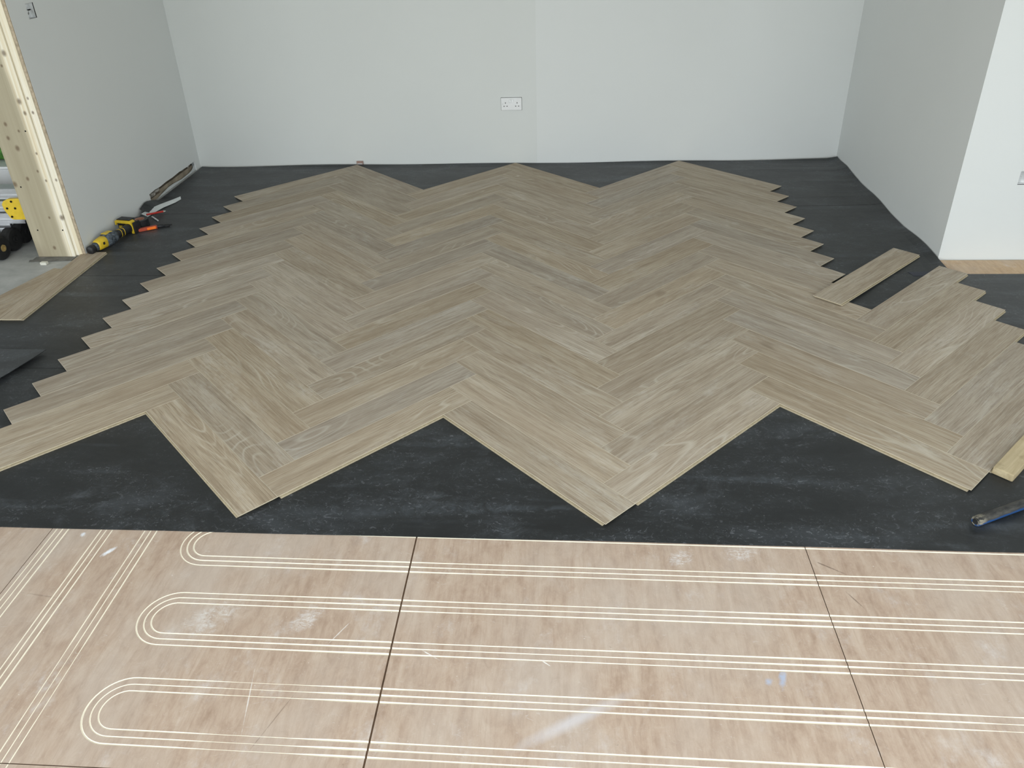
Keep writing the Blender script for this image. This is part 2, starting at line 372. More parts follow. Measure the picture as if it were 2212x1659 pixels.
# ------------------------------------------------------------------ setting
XR = 4.070     # right wall face
H = 2.6
YP = 1.975     # pier face
def wl(y): return -0.614 - 0.0105*(y-2.07)      # left wall face x at depth y
# back wall: two board faces meeting in a faint ridge above the middle peak
bm = bmesh.new(); prism(bm, [(-0.64, 3.778), (1.93, 3.744), (1.93, 3.95), (-0.64, 3.95)], 'z', -0.02, H, 1); prism(bm, [(1.93, 3.744), (4.10, 3.781), (4.10, 3.95), (1.93, 3.95)], 'z', -0.02, H, 0)
struct('wall_back', bm, ['paint', 'paint_left_face'])
struct('wall_right', prism(bmesh.new(), [(XR, YP), (7.2, YP), (7.2, 3.95), (XR, 3.95)], 'z', -0.02, H), 'paint')
# left wall skin with the torn-out notch along its foot
bm = bmesh.new()
outl = [(2.078, -0.01), (2.934, -0.01), (2.936, 0.022), (2.933, 0.072), (3.02, 0.075), (3.10, 0.070), (3.19, 0.073), (3.30, 0.070), (3.42, 0.073), (3.55, 0.068), (3.700, 0.070), (3.700, -0.01), (3.778, -0.01), (3.778, H), (2.078, H)]
fa = [bm.verts.new((wl(y), y, z)) for y, z in outl]; fb = [bm.verts.new((wl(y)-0.0125, y, z)) for y, z in outl]
bm.faces.new(fa); bm.faces.new(fb[::-1])
for i in range(len(outl)): j = (i+1) % len(outl); bm.faces.new((fa[i], fb[i], fb[j], fa[j]))
wall_left = struct('wall_left', bm, 'paint')
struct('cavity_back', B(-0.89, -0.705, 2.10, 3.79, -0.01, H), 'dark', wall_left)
struct('stud', B(-0.704, -0.645, 2.10, 2.90, -0.01, H), 'tan', wall_left)
struct('cavity_floor', B(-0.704, -0.648, 2.905, 3.138, -0.01, 0.022), 'tan', wall_left)
struct('sole_plate', B(-0.704, -0.655, 3.14, 3.69, -0.01, 0.040), 'tan', wall_left)
bm = bmesh.new()
for i in range(60):
    far = i > 50; y = random.uniform(3.50, 3.64) if far else random.uniform(2.94, 3.135); s = random.uniform(0.006, 0.016); x = random.uniform(-0.675, -0.662) if far else random.uniform(-0.672, -0.652); z = (0.048 if far else 0.034)+random.uniform(0, 0.014)
    pts = [(x+s*math.cos(a)*random.uniform(.6, 1.1), y+s*math.sin(a)*random.uniform(.6, 1.3)) for a in (0.2, 1.3, 2.6, 3.7, 5.1)]
    prism(bm, pts, 'z', z-s*0.5, z+s*0.6)
o = link('rubble', bm, 'debris', wall_left); o['kind'] = 'stuff'
# ceiling, front wall with two wide openings, outer shell of the side room
bm = bmesh.new()
box(bm, -4.3, 1.3, -3.75, 5.6, H, H+0.1); box(bm, 3.9, 7.2, -3.75, 5.6, H, H+0.1); box(bm, 1.3, 3.9, -3.75, -2.1, H, H+0.1); box(bm, 1.3, 3.9, -0.4, 5.6, H, H+0.1)  # unseen ceiling, with a hole added for the overhead fill
struct('ceiling', bm, 'ceiling')
bm = bmesh.new()
box(bm, -4.3, 7.2, -3.80, -3.66, 2.32, H); box(bm, -4.3, -3.8, -3.80, -3.66, -0.02, 2.32); box(bm, -1.0, -0.8, -3.80, -3.66, -0.02, 2.32); box(bm, 6.3, 7.2, -3.80, -3.66, -0.02, 2.32)
struct('wall_front', bm, 'paint')
struct('wall_far_left', B(-4.42, -4.3, -3.8, 5.6, -0.02, H), 'paint')
struct('wall_side_room_back', B(-4.3, -0.64, 5.5, 5.6, -0.02, H), 'paint')
struct('wall_far_right', B(7.2, 7.3, -3.8, YP, -0.02, H), 'paint')
struct('ground', B(-30, 30, -40, -3.8, -0.2, -0.12), 'grass')

# ---- floor: plywood sheets routed for heating pipes (V grooves cut by a boolean), grey screed in the side room
floor = struct('floor', B(-4.3, 7.2, -3.8, 5.5, -0.12, -0.022), 'concrete')
struct('screed', B(-4.3, -0.625, 1.26, 5.5, -0.021, -0.0005), 'concrete', floor)

def path_u(yc, x_end):
    """three nested U-shaped routes opening towards +x"""
    out = []
    cx = 1.035; sl = -0.0085
    for r in (0.0925, 0.0731, 0.0537):
        pts = []
        for i in range(41):
            x = x_end + (cx-x_end)*i/40; pts.append((x, yc+r+sl*(x-cx)))
        for i in range(1, 24):
            a = math.pi/2 + math.pi*i/24; pts.append((cx+r*math.cos(a), yc+r*math.sin(a)))
        for i in range(41):
            x = cx + (x_end-cx)*i/40; pts.append((x, yc-r+sl*(x-cx)))
        out.append(pts)
    return out
routes = []
for yc in (-0.2103, -0.5045, -0.7945, -1.087): routes += path_u(yc, 4.6)
for xs in ((0.501, 0.520, 0.5395), (0.650, 0.667, 0.687), (0.7955, 0.815, 0.835)):
    for x in xs: routes.append([(x + 0.0012*math.sin(y*3), y) for y in [-0.05 - i*0.045 for i in range(48)]])
def hw(x, y, rid):
    """half width of the routed line: swells towards the sheet joints, fades where the veneer was only scored"""
    n = math.sin(x*5.1+rid*1.7)*0.5 + math.sin(x*2.3+y*7.0+rid)*0.5
    h = 0.0021 + 0.0005*n
    for jx in (1.675, 2.855):
        d = jx - x
        if 0 < d < 0.30: h += 0.0016*(1-d/0.30)
        elif -0.15 < d <= 0: h += 0.0007*(1+d/0.15)
    band = rid//3
    if band == 2 and y > -0.79:
        if 1.04 < x < 1.075 or 1.24 < x < 1.50: h *= 0.35
    if band == 2 and y < -0.80 and 1.24 < x < 1.53: h *= 0.33
    if band == 2 and y > -0.79 and 3.10 < x < 3.19: h *= 0.4
    if band == 1 and y < -0.5 and 2.95 < x < 3.08: h *= 0.55
    if rid >= 12 and x > 0.79 and y < -0.62: h *= 0.55 if y > -0.86 else 0.7
    return h
def cutter(x0, x1):
    bm = bmesh.new()
    for rid, pts in enumerate(routes):
        secs = []
        for i, (x, y) in enumerate(pts):
            a = Vector(pts[max(0, i-1)]); b = Vector(pts[min(len(pts)-1, i+1)])
            t = (b-a).normalized(); nrm = Vector((-t.y, t.x)); h = hw(x, y, rid)
            d = h*0.85; top = 0.0012; ht = h*(d+top)/d
            p = Vector((x, y))
            l = p + nrm*ht; r = p - nrm*ht
            secs.append([(l.x, l.y, top), (r.x, r.y, top), (x, y, -d)])
        loft(bm, secs)
    bmesh.ops.recalc_face_normals(bm, faces=bm.faces)
    me = bpy.data.meshes.new('cut'); bm.to_mesh(me); bm.free(); me.materials.append(MAT['groove'])
    return me
g = 0.0012
CUT = bpy.data.objects.new('cut', cutter(0, 0)); COL.objects.link(CUT)
def sheet(x0, x1, y0, y1, routed, mat='ply'):
    bm = bmesh.new(); wide = lambda x: 0.0024 if abs(x-1.6755) < 0.01 else 0.0011
    box(bm, x0+wide(x0), x1-wide(x1), y0+g, y1-g, -0.018, 0.0)
    for f in bm.faces: f.material_index = 0 if f.normal.z > 0.5 or f.calc_center_median().z > -0.001 else 1
    o = link('plywood_sheet', bm, [mat, 'ply_edge'], floor)
    if routed:
        md = o.modifiers.new('b', 'BOOLEAN'); md.operation = 'DIFFERENCE'; md.object = CUT; md.solver = 'EXACT'; md.material_mode = 'TRANSFER'
        dg = bpy.context.evaluated_depsgraph_get(); me = bpy.data.meshes.new_from_object(o.evaluated_get(dg))
        o.modifiers.clear(); old = o.data; o.data = me; bpy.data.meshes.remove(old)
    return o
XJ = [-0.70, 0.484, 1.6755, 2.8555, 4.04, 5.24]
for i in range(5):
    r0 = -0.946
    sheet(XJ[i], XJ[i+1], r0, 1.47 if i else 1.255, 1 <= i <= 3)
    sheet(XJ[i], XJ[i+1], -3.4, r0, i == 1)
    if i: sheet(XJ[i], XJ[i+1], 1.47, 1.97 if i == 4 else 3.74, False, 'ply_far')
sheet(-0.60, 0.484, 1.26, 3.74, False, 'ply_far')
bpy.data.objects.remove(CUT, do_unlink=True)
for xx in XJ[1:4]: struct('joint', B(xx-0.004, xx+0.004, -3.4, 3.7, -0.0175, -0.005), 'joint', floor)

# ------------------------------------------------------------------ underlay rolls
def wob(x, y):
    return 0.5*math.sin(x*3.1+y*1.3) + 0.3*math.sin(x*7.7-y*2.9+1.0) + 0.2*math.sin(y*11+x*1.7)
def underlay(name, x0, x1, y0, y1, label, lift=None, skip=None, edge=None, step=0.05):
    nx = int((x1-x0)/step)+1; ny = int((y1-y0)/step)+1
    bm = bmesh.new(); grid = {}
    for i in range(nx+1):
        for j in range(ny+1):
            x = x0+(x1-x0)*i/nx; y = y0+(y1-y0)*j/ny
            z = 0.0028
            if edge: x, y = edge(x, y)
            if lift: z += lift(x, y)
            grid[i, j] = (x, y, z)
    top = {}; bot = {}
    faces = [(i, j) for i in range(nx) for j in range(ny) if not (skip and skip((grid[i, j][0]+grid[i+1, j][0])/2, (grid[i, j][1]+grid[i, j+1][1])/2))]
    fs = set(faces)
    def T(k):
        if k not in top: top[k] = bm.verts.new(grid[k])
        return top[k]
    def Bo(k):
        if k not in bot: x, y, z = grid[k]; bot[k] = bm.verts.new((x, y, max(0.0003, z-0.0025)))
        return bot[k]
    for (i, j) in faces:
        a, b, c, d = (i, j), (i+1, j), (i+1, j+1), (i, j+1)
        bm.faces.new((T(a), T(b), T(c), T(d)))
        for (p, q, nb) in ((a, b, (i, j-1)), (b, c, (i+1, j)), (c, d, (i, j+1)), (d, a, (i-1, j))):
            if nb not in fs: bm.faces.new((T(p), Bo(p), Bo(q), T(q)))
        bm.faces.new((Bo(a), Bo(d), Bo(c), Bo(b)))
    o = link(name, bm, 'foam', None, smooth=False)
    return tag(o, label, 'underlay', 'black foam underlay rolls laid side by side')
def seam1(x): return 0.826
def seam3(x): return 2.775 + 0.012*(x-1.8) + 0.004*math.sin(x*2.1)
def fr(x): return -0.1600 - 0.0009*max(0.0, x-1.4)**2 - 0.0020*max(0.0, x-1.4) + 0.3*0 + 0.0008*math.sin(x*3.3) + (0.0008*math.sin(x*9.0))
def e1(x, y):
    t = (y-(-0.16))/(0.826-(-0.16)); y2 = fr(x)*(1-t) + 0.8255*t
    return x, y2
underlay('underlay_roll', -1.3, 5.2, -0.16, 0.826, 'black foam underlay roll nearest the bare plywood, dusty with shoe prints', edge=e1,
         lift=lambda x, y: 0.0)
underlay('underlay_roll', -1.3, 5.2, 0.8285, 1.790, 'second black underlay roll from the bare plywood, showing below the white wall face at right',
         skip=lambda x, y: x < -0.62 and y > 1.25, lift=lambda x, y: 0.0)
def rlip(x, y):
    t = max(0.0, (x-(XR-0.10))/0.10)
    prof = 0.010 + 0.008*math.sin(y*9.0+0.8) + 0.007*math.sin(y*4.1)
    return t*t*max(0.0, prof)
def e3(x, y):
    t = (y-1.7925)/(2.772-1.7925); y2 = 1.7925*(1-t) + (seam3(x)-0.0015)*t
    if x > 3.95 and y2 < 2.2: x = x - max(0, (x-3.95)/0.11)*0.0
    return x, y2
underlay('underlay_roll', -0.604, XR-0.006, 1.7925, 2.772, 'third black underlay roll, reaching from the pine post to the grey right wall', edge=e3, lift=rlip)
def curl(x, y):
    z = rlip(x, y)
    t = max(0.0, (y-3.66)/0.085); z += t*t*(0.006+0.003*math.sin(x*5)+0.004*max(0, math.sin(x*1.7+0.6)))
    u = max(0.0, min(1.0, (-0.50-x)/0.105))
    if u > 0:
        a = max(0.0, 1-abs((y-2.83)/0.17)); z += (u**1.6)*0.052*(a**0.7 if a > 0 else 0)
        z += (u**2)*0.004
    for (yy, am) in ((3.60, 0.0022), (3.35, 0.0016), (3.05, 0.0012)):
        if x > 3.3: z += am*math.exp(-((y-yy+0.08*math.sin(x*2))/0.03)**2)*min(1, (x-3.3)/0.4)
    return z
def e4(x, y):
    t = (y-2.776)/(3.745-2.776); y2 = (seam3(x)+0.0015)*(1-t) + 3.745*t
    return x, y2
r4 = underlay('underlay_roll', -0.6065, XR-0.006, 2.776, 3.745, 'fourth black underlay roll along the back wall, edge curled up at the left wall', edge=e4, lift=curl, step=0.035)
bm = bmesh.new()
pts = [(3.05, 0.001), (3.13, 0.012), (3.24, 0.022), (3.33, 0.020), (3.45, 0.010), (3.58, 0.012), (3.64, 0.020), (3.698, 0.046), (3.699, 0.001)]
prism(bm, pts, 'x', -0.640, -0.6375)
o = link('foil_edge', bm, 'foil', r4); o['label'] = 'pale foil edge of the underlay showing in the wall gap'

# loose scrap of underlay with a lifted corner at the left edge of the view
bm = bmesh.new(); NX, NY = 10, 8
P0, P1, P2, P3 = Vector((-0.85, 0.72, 0.0058)), Vector((-0.285, 0.60, 0.020)), Vector((-0.187, 0.952, 0.022)), Vector((-0.80, 1.03, 0.0045))
gv = [[None]*(NY+1) for _ in range(NX+1)]
for i in range(NX+1):
    for j in range(NY+1):
        u, v_ = i/NX, j/NY
        p = (P0*(1-u)+P1*u)*(1-v_) + (P3*(1-u)+P2*u)*v_
        p.z = 0.0058 + 0.019*max(0, (u-0.35)/0.65)**1.6*(1-0.35*v_*(1-v_)*4*0.5)
        gv[i][j] = p
tv = [[bm.verts.new(p) for p in r] for r in gv]; bv = [[bm.verts.new(p-Vector((0, 0, 0.0024))) for p in r] for r in gv]
for i in range(NX):
    for j in range(NY):
        bm.faces.new((tv[i][j], tv[i+1][j], tv[i+1][j+1], tv[i][j+1])); bm.faces.new((bv[i][j+1], bv[i+1][j+1], bv[i+1][j], bv[i][j]))
for i in range(NX):
    bm.faces.new((tv[i][0], bv[i][0], bv[i+1][0], tv[i+1][0])); bm.faces.new((tv[i+1][NY], bv[i+1][NY], bv[i][NY], tv[i][NY]))
for j in range(NY):
    bm.faces.new((tv[0][j+1], bv[0][j+1], bv[0][j], tv[0][j])); bm.faces.new((tv[NX][j], bv[NX][j], bv[NX][j+1], tv[NX][j+1]))
tag(link('underlay_scrap', bm, 'foam_scrap', smooth=False), 'loose dark underlay scrap with lifted corner, left of the laid planks', 'underlay scrap')

# ------------------------------------------------------------------ herringbone planks
L = 0.835; W = L/6; Z0 = 0.0030; T = 0.010
def plank_mesh(name, lip=0.005):
    """local +x along the plank, far end at x=L; lip along y=0 side, undercut along y=W side and at the far end"""
    bm = bmesh.new(); gap = 0.00015
    # level: (z, ymin offset outward, ymax offset outward, xmax offset, xmin offset, material of the faces below it)
    lv = [(T, -0.0010, -0.0010, -0.0010, -0.0010), (T-0.0007, -gap, -gap, -gap, -gap), (T-0.0024, -gap, -gap, -gap, -gap),
          (T-0.0026, -0.0030, -0.0004, -0.0004, -0.0080), (0.0044, -0.0030, -0.0004, -0.0004, -0.0085), (0.0042, lip, -0.0054, -0.0054, -0.0090), (0.0, lip, -0.0054, -0.0054, -0.0090)]
    R = []
    for z, a, b, c, d in lv:
        R.append([bm.verts.new(p) for p in ((-d, -a, z), (L+c, -a, z), (L+c, W+b, z), (-d, W+b, z))])
    bm.faces.new(R[0]).material_index = 0
    for k, (p, q) in enumerate(zip(R, R[1:])):
        for i in range(4):
            bm.faces.new((p[i], q[i], q[(i+1) % 4], p[(i+1) % 4])).material_index = 1 if k < 1 else 2
    bm.faces.new(R[-1][::-1]).material_index = 2
    bmesh.ops.recalc_face_normals(bm, faces=bm.faces)
    me = bpy.data.meshes.new(name); bm.to_mesh(me); bm.free()
    for m in ('laminate', 'bevel', 'core'): me.materials.append(MAT[m])
    return me
PM = plank_mesh('plank')
# left-handed twin for the other direction (mirror about the long axis)
PMm = PM.copy(); bm = bmesh.new(); bm.from_mesh(PM)
for v in bm.verts: v.co.y = W - v.co.y
bmesh.ops.reverse_faces(bm, faces=bm.faces); bm.to_mesh(PMm); bm.free()
flooring = thing('herringbone_flooring', 'half-laid herringbone floor of grey-brown oak laminate planks on black underlay', 'flooring')
q2 = math.sqrt(0.5)
def lat(a, b): return Vector(((a-b)*q2, (a+b)*q2, Z0))
rows = []
def put(mesh, loc, rz):
    o = bpy.data.objects.new('plank', mesh); COL.objects.link(o); o.parent = flooring
    o.location = loc + Vector((0, 0, random.uniform(0, 0.00025))); o.rotation_euler = (0, 0, rz); return o
def Hp(col, k): put(PM, lat(k*W + col*L, k*W - col*L), math.radians(45))          # rises to the right
def Vp(col, k):                                                                   # falls to the right
    # origin at its near end: local +x along +b, local +y along -a; lip on the a-min side
    put(PMm, lat(k*W + (col+1)*L + W, (k+1)*W - (col+1)*L), math.radians(135))
for k in range(0, 16):
    Hp(0, k); Hp(1, k); Hp(2, k)
for k in range(-1, 16):
    Vp(0, k); Vp(1, k)
for k in range(0, 16): Vp(2, k)
for k in range(1, 7): Hp(3, k)

# ------------------------------------------------------------------ loose planks
def loose(name, label, M4, mesh=PM, group=None):
    o = bpy.data.objects.new(name, mesh); COL.objects.link(o); o.matrix_world = M4
    return tag(o, label, 'plank', group)
# across the gap at the right: near end on the laid planks, far end down on the underlay
d = Vector((0.5695, 0.5920, 0)).normalized(); n = Vector((-d.y, d.x, 0))
th = -0.0135
X = (d*math.cos(th) + Vector((0, 0, math.sin(th)))); Zv = X.cross(n).normalized()
R4 = Matrix((X, n, Zv)).transposed().to_4x4()
R4.translation = Vector((3.409, 1.403, 0.0168)) + Vector((0.0, 0.0, 0))
loose('loose_plank', 'loose grey-brown plank lying across the open gap, near the grey right wall', R4)
R5 = Matrix.Rotation(math.radians(90.1), 4, 'Z'); R5.translation = Vector((-0.502, 1.262, 0.0032))
loose('loose_plank', 'loose full-length plank lying at far left in front of the pine post', R5)
# mitred offcut beside it on the screed
bm = bmesh.new()
pl = [(-0.6425, 1.20), (-0.6425, 1.86), (-0.690, 1.875), (-0.83, 1.36), (-0.87, 1.20)]
th = math.radians(66); cth, sth = math.cos(th), math.sin(th); ox, oy = -0.75, 1.5
pl = [((x-ox)*cth+(y-oy)*sth, -(x-ox)*sth+(y-oy)*cth) for x, y in pl]
prism(bm, pl, 'z', 0.0, 0.0096)
for f in bm.faces: f.material_index = 0 if f.calc_center_median().z > 0.0093 else 1
ofc = link('plank_offcut', bm, ['laminate', 'core'], bevel=0.0006); ofc.location = (ox, oy, 0.0032); ofc.rotation_euler = (0, 0, th)
tag(ofc, 'mitre-cut plank offcut on the grey screed beside the far-left loose plank', 'plank offcut')

# ------------------------------------------------------------------ pine post at the wall end
post = thing('timber_post', 'pale knotty pine post lining the end of the left wall', 'post', (0, 0, 0))
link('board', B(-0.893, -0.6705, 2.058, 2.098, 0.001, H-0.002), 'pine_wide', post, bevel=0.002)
link('strip', B(-0.6695, -0.631, 2.068, 2.095, 0.004, H-0.002), 'pine', post, bevel=0.002)
link('board_edge', B(-0.6300, -0.6155, 2.072, 2.0775, 0.004, H-0.002), 'board_edge', post)
for (x, z) in ((-0.666-0.03, 0.163), (-0.844, 0.164), (-0.914+0.06, 0.416), (-0.72, 0.72)):
    o = link('screw', lathe(bmesh.new(), [(0, 0), (0.0042, 0), (0.0042, 0.0012), (0, 0.0008)], 12, 'y', (x, 2.0572, z)), 'dark', post)

# ------------------------------------------------------------------ double socket on the back wall
sk = thing('double_socket', 'white double power socket on the back wall', 'socket', (1.752, 3.7455, 0.434), (0, 0, math.radians(-0.5)))
bm = bmesh.new(); box(bm, -0.073, 0.073, -0.0095, 0.0, -0.043, 0.043); link('face_plate', bm, 'white_plastic', sk, bevel=0.0035)
bm = bmesh.new(); box(bm, -0.0745, 0.0745, 0.0002, 0.0030, -0.0445, 0.0450); link('painted_gap_shadow', bm, 'rust', sk)  # dark plate standing in for the shadow gap behind the face plate
link('switch_shadow_outline', B(-0.0165, 0.0165, -0.0100, -0.0090, 0.0075, 0.0325), 'steel', sk)  # grey plate painted in as the shadow line around the rockers
for sx in (-1, 1):
    bm = bmesh.new()
    loft(bm, [[(sx*0.0075-0.0055, -0.0096, 0.010), (sx*0.0075+0.0055, -0.0096, 0.010), (sx*0.0075+0.0055, -0.0096, 0.030), (sx*0.0075-0.0055, -0.0096, 0.030)],
              [(sx*0.0075-0.0050, -0.0150, 0.0115), (sx*0.0075+0.0050, -0.0150, 0.0115), (sx*0.0075+0.0050, -0.0115, 0.0285), (sx*0.0075-0.0050, -0.0115, 0.0285)]])
    link('rocker_switch', bm, 'white_plastic', sk, bevel=0.001)
    cx = sx*0.041
    for (px, pz, w_, h_) in ((0, 0.008, 0.0045, 0.009), (-0.0105, -0.0145, 0.0075, 0.0045), (0.0105, -0.0145, 0.0075, 0.0045)):
        link('pin_slot', B(cx+px-w_/2, cx+px+w_/2, -0.0101, -0.0092, pz-h_/2, pz+h_/2), 'dark', sk)
    link('screw', lathe(bmesh.new(), [(0, 0), (0.0032, 0), (0.0032, 0.0010), (0, 0.0014)], 12, 'y', (sx*0.0605, -0.0110, 0.002)), 'steel', sk)

# ------------------------------------------------------------------ empty metal back boxes
def back_box(label, M4, wd, ht, dp=0.025):
    t = thing('metal_back_box', label, 'back box'); t.matrix_world = M4
    bm = bmesh.new(); k = 0.0016      # local: x width, z height, -y out of the wall; open at the front
    box(bm, -wd/2, wd/2, -0.0012, 0.0, -ht/2, ht/2)
    box(bm, -wd/2, -wd/2+k, -dp, -0.0012, -ht/2, ht/2); box(bm, wd/2-k, wd/2, -dp, -0.0012, -ht/2, ht/2)
    box(bm, -wd/2+k, wd/2-k, -dp, -0.0012, -ht/2, -ht/2+k); box(bm, -wd/2+k, wd/2-k, -dp, -0.0012, ht/2-k, ht/2)
    link('shell', bm, 'steel', t)
    link('fixing_lug', B(-wd/2+k, -wd/2+0.012, -dp, -dp+0.0015, -0.006, 0.006), 'steel', t)
    link('fixing_lug', B(wd/2-0.012, wd/2-k, -dp, -dp+0.0015, -0.006, 0.006), 'steel', t)
    link('knockout', lathe(bmesh.new(), [(0, 0), (0.010, 0), (0.010, 0.0015), (0, 0.0015)], 16, 'y', (wd*0.12, -0.0030, -ht*0.15)), 'rust', t)
    bm = bmesh.new()
    lathe(bm, [(0.003, -0.02), (0.003, 0.02)], 8, 'x', (0.0, -dp*0.55, 0.004))
    link('cable', bm, 'dark', t)
    return t
# left wall: recess it by boring the wall behind the box
def bore(wall, x0, x1, y0, y1, z0, z1):
    bm = B(x0, x1, y0, y1, z0, z1); bmesh.ops.recalc_face_normals(bm, faces=bm.faces); me = bpy.data.meshes.new('bore'); bm.to_mesh(me); bm.free(); me.materials.append(MAT['dark'])
    c = bpy.data.objects.new('bore', me); COL.objects.link(c)
    md = wall.modifiers.new('b', 'BOOLEAN'); md.operation = 'DIFFERENCE'; md.object = c; md.solver = 'EXACT'; md.material_mode = 'TRANSFER'
    dg = bpy.context.evaluated_depsgraph_get(); me2 = bpy.data.meshes.new_from_object(wall.evaluated_get(dg))
    wall.modifiers.clear(); wall.data = me2; bpy.data.objects.remove(c, do_unlink=True)
bore(wall_left, -0.68, -0.55, 2.228, 2.296, 1.246, 1.319)
bore(bpy.data.objects['stud'], -0.70, -0.60, 2.228, 2.296, 1.246, 1.319)
Mb = Matrix.Rotation(math.radians(90), 4, 'Z'); Mb.translation = Vector((-0.645, 2.262, 1.2825))
back_box('open metal electrical box sunk in the left wall above the power tool', Mb, 0.066, 0.071)
wr = bpy.data.objects['wall_right']
bore(wr, 4.355, 4.495, YP-0.05, YP+0.032, 0.399, 0.467)
Mb = Matrix.Translation((4.425, YP+0.030, 0.433))
back_box('open metal electrical box sunk in the white wall face at far right', Mb, 0.137, 0.066)

# ------------------------------------------------------------------ small things on the floor
# packer against the back wall at the first peak
pk = thing('spacer_block', 'small pinkish wooden spacer standing between the left plank peak and back wall', 'spacer', (0.609, 3.7560, Z0))
link('block', B(-0.024, 0.024, -0.010, 0.004, 0.0, 0.033), 'packer_red', pk, bevel=0.001)
link('pale_band', B(-0.019, 0.019, -0.0112, -0.0101, 0.012, 0.017), 'foil', pk)
# rough wood offcut at the right
a0, b0 = 2.652, W-3*L-0.0035
bk = thing('wood_offcut', 'rough yellow softwood block beside the right end of the laid planks', 'wood block', lat(a0, b0-0.066) + Vector((0, 0, 0.0001)), (0, 0, math.radians(45)))
bm = bmesh.new()
secs = []
for i, x in enumerate([0, 0.006, 0.08, 0.2, 0.33, 0.42]):
    j = 0.0 if i in (0,) else random.uniform(-0.0012, 0.0012); e = 0.0015 if i == 0 else 0
    secs.append([(x, 0.001+e+j, e), (x+random.uniform(-0.001, 0.001)*(i == 0), 0.066-e, e), (x, 0.065-e, 0.0272-e+j), (x+0.001*(i == 0), 0.033, 0.0280-e), (x, 0.002+e, 0.0268-e)])
loft(bm, secs); link('body', bm, 'block', bk, bevel=0.0012)
# blue tool handle
p0 = Vector((3.388, -0.058, 0.0)); dirn = Vector((0.186, 0.088, 0)).normalized()
hd = thing('pry_bar', 'dusty blue and black round tool handle lying right of the front plank edges', 'hand tool', (p0.x, p0.y, Z0), (0, 0, math.atan2(dirn.y, dirn.x)))
r = 0.0165
o = link('grip', lathe(bmesh.new(), [(0, 0), (r*0.62, 0.0), (r*0.72, 0.001), (r*0.76, -0.0008), (r*0.92, 0.0005), (r, 0.004), (r, 0.05), (r*0.97, 0.12), (r*0.98, 0.20), (r*0.86, 0.205), (0, 0.205)], 28, 'x'), 'blue', hd, smooth=True)
o.location = (0, 0, r)
o = link('bar', lathe(bmesh.new(), [(0, 0.2), (0.008, 0.2), (0.008, 0.40), (0.006, 0.41), (0, 0.41)], 16, 'x'), 'steel', hd, smooth=True); o.location = (0, 0, r)
o = link('end_cap', lathe(bmesh.new(), [(0, -0.0022), (r*0.52, -0.0022), (r*0.58, -0.0009), (0, -0.0009)], 20, 'x'), 'rubber', hd); o.location = (0, 0, r)
# piece of dark tape over the seam
bm = bmesh.new(); prism(bm, [(3.862, 1.812), (3.872, 1.764), (4.01, 1.766), (4.01, 1.818)], 'z', 0.0031, 0.0038)
tag(link('tape_piece', bm, 'tape'), 'strip of dark tape stuck over the underlay seam by the right wall', 'tape')
# thin sheet and crumb at the foot of the post
bm = bmesh.new(); prism(bm, [(-0.906, 1.978), (-0.919, 2.010), (-0.902, 2.014), (-0.905, 2.055), (-0.665, 2.055), (-0.665, 2.002)], 'z', 0.0, 0.0025)
for f in bm.faces: f.material_index = 0
tag(link('packer_sheet', bm, 'rust'), 'thin dark grey sheet scrap on the screed under the pine post', 'sheet scrap')
bm = bmesh.new(); box(bm, -0.813, -0.776, 1.938, 1.962, 0.0, 0.017)
tag(link('foam_crumb', bm, 'foam_white', bevel=0.003), 'small off-white foam cube on the screed in front of the pine post', 'foam cube')
# pale strip offcut by the left wall
bm = bmesh.new()
cl = [(-0.468, 3.040, 0.010, 0.004), (-0.481, 2.97, 0.026, 0.007), (-0.522, 2.86, 0.036, 0.010), (-0.548, 2.77, 0.052, 0.009), (-0.562, 2.70, 0.050, 0.005)]
secs = []
for (x, y, wd, z) in cl: secs.append([(x-wd/2, y+0.01, z+Z0+0.010), (x+wd/2, y-0.01, z+Z0-0.002), (x+wd/2, y-0.01, z+Z0-0.0032), (x-wd/2, y+0.01, z+Z0+0.0088)])
loft(bm, secs); tag(link('foil_strip', bm, 'foil'), 'narrow pale grey strip offcut lying along the curled underlay by the left wall', 'strip offcut')

# --- cordless multi tool lying along the left wall
mt = thing('cordless_multi_tool', 'yellow and black cordless power tool lying by the left wall and pine post', 'power tool', (-0.578, 2.098, Z0), (0, 0, math.radians(78)))
def oval(x, yc, zc, ry, rz, n=20, sq=0.75):
    out = []
    for i in range(n):
        a = 2*math.pi*i/n; c, s = math.cos(a), math.sin(a)
        out.append((x, yc+ry*math.copysign(abs(c)**sq, c), zc+rz*math.copysign(abs(s)**sq, s)))
    return out
def body(name, secs, mat, bevel=None):
    bm = bmesh.new(); loft(bm, [oval(*s) for s in secs]); return link(name, bm, mat, mt, smooth=True, bevel=bevel)
body('tool_head', [(-0.030, 0, 0.030, 0.020, 0.020), (-0.026, 0, 0.030, 0.023, 0.023), (0.004, 0, 0.031, 0.023, 0.023), (0.006, 0, 0.031, 0.018, 0.019)], 'black')
body('gear_collar', [(0.006, 0, 0.032, 0.019, 0.020), (0.030, 0, 0.034, 0.024, 0.026)], 'dusty')
body('gear_housing', [(0.026, 0, 0.034, 0.023, 0.025), (0.040, 0, 0.036, 0.029, 0.031), (0.090, 0, 0.038, 0.033, 0.035), (0.096, 0, 0.038, 0.030, 0.032)], 'yellow')
body('motor_body', [(0.092, 0, 0.038, 0.031, 0.033), (0.105, 0, 0.040, 0.037, 0.038), (0.140, 0, 0.041, 0.038, 0.039), (0.170, 0, 0.040, 0.035, 0.036), (0.190, 0, 0.038, 0.028, 0.030)], 'dusty')
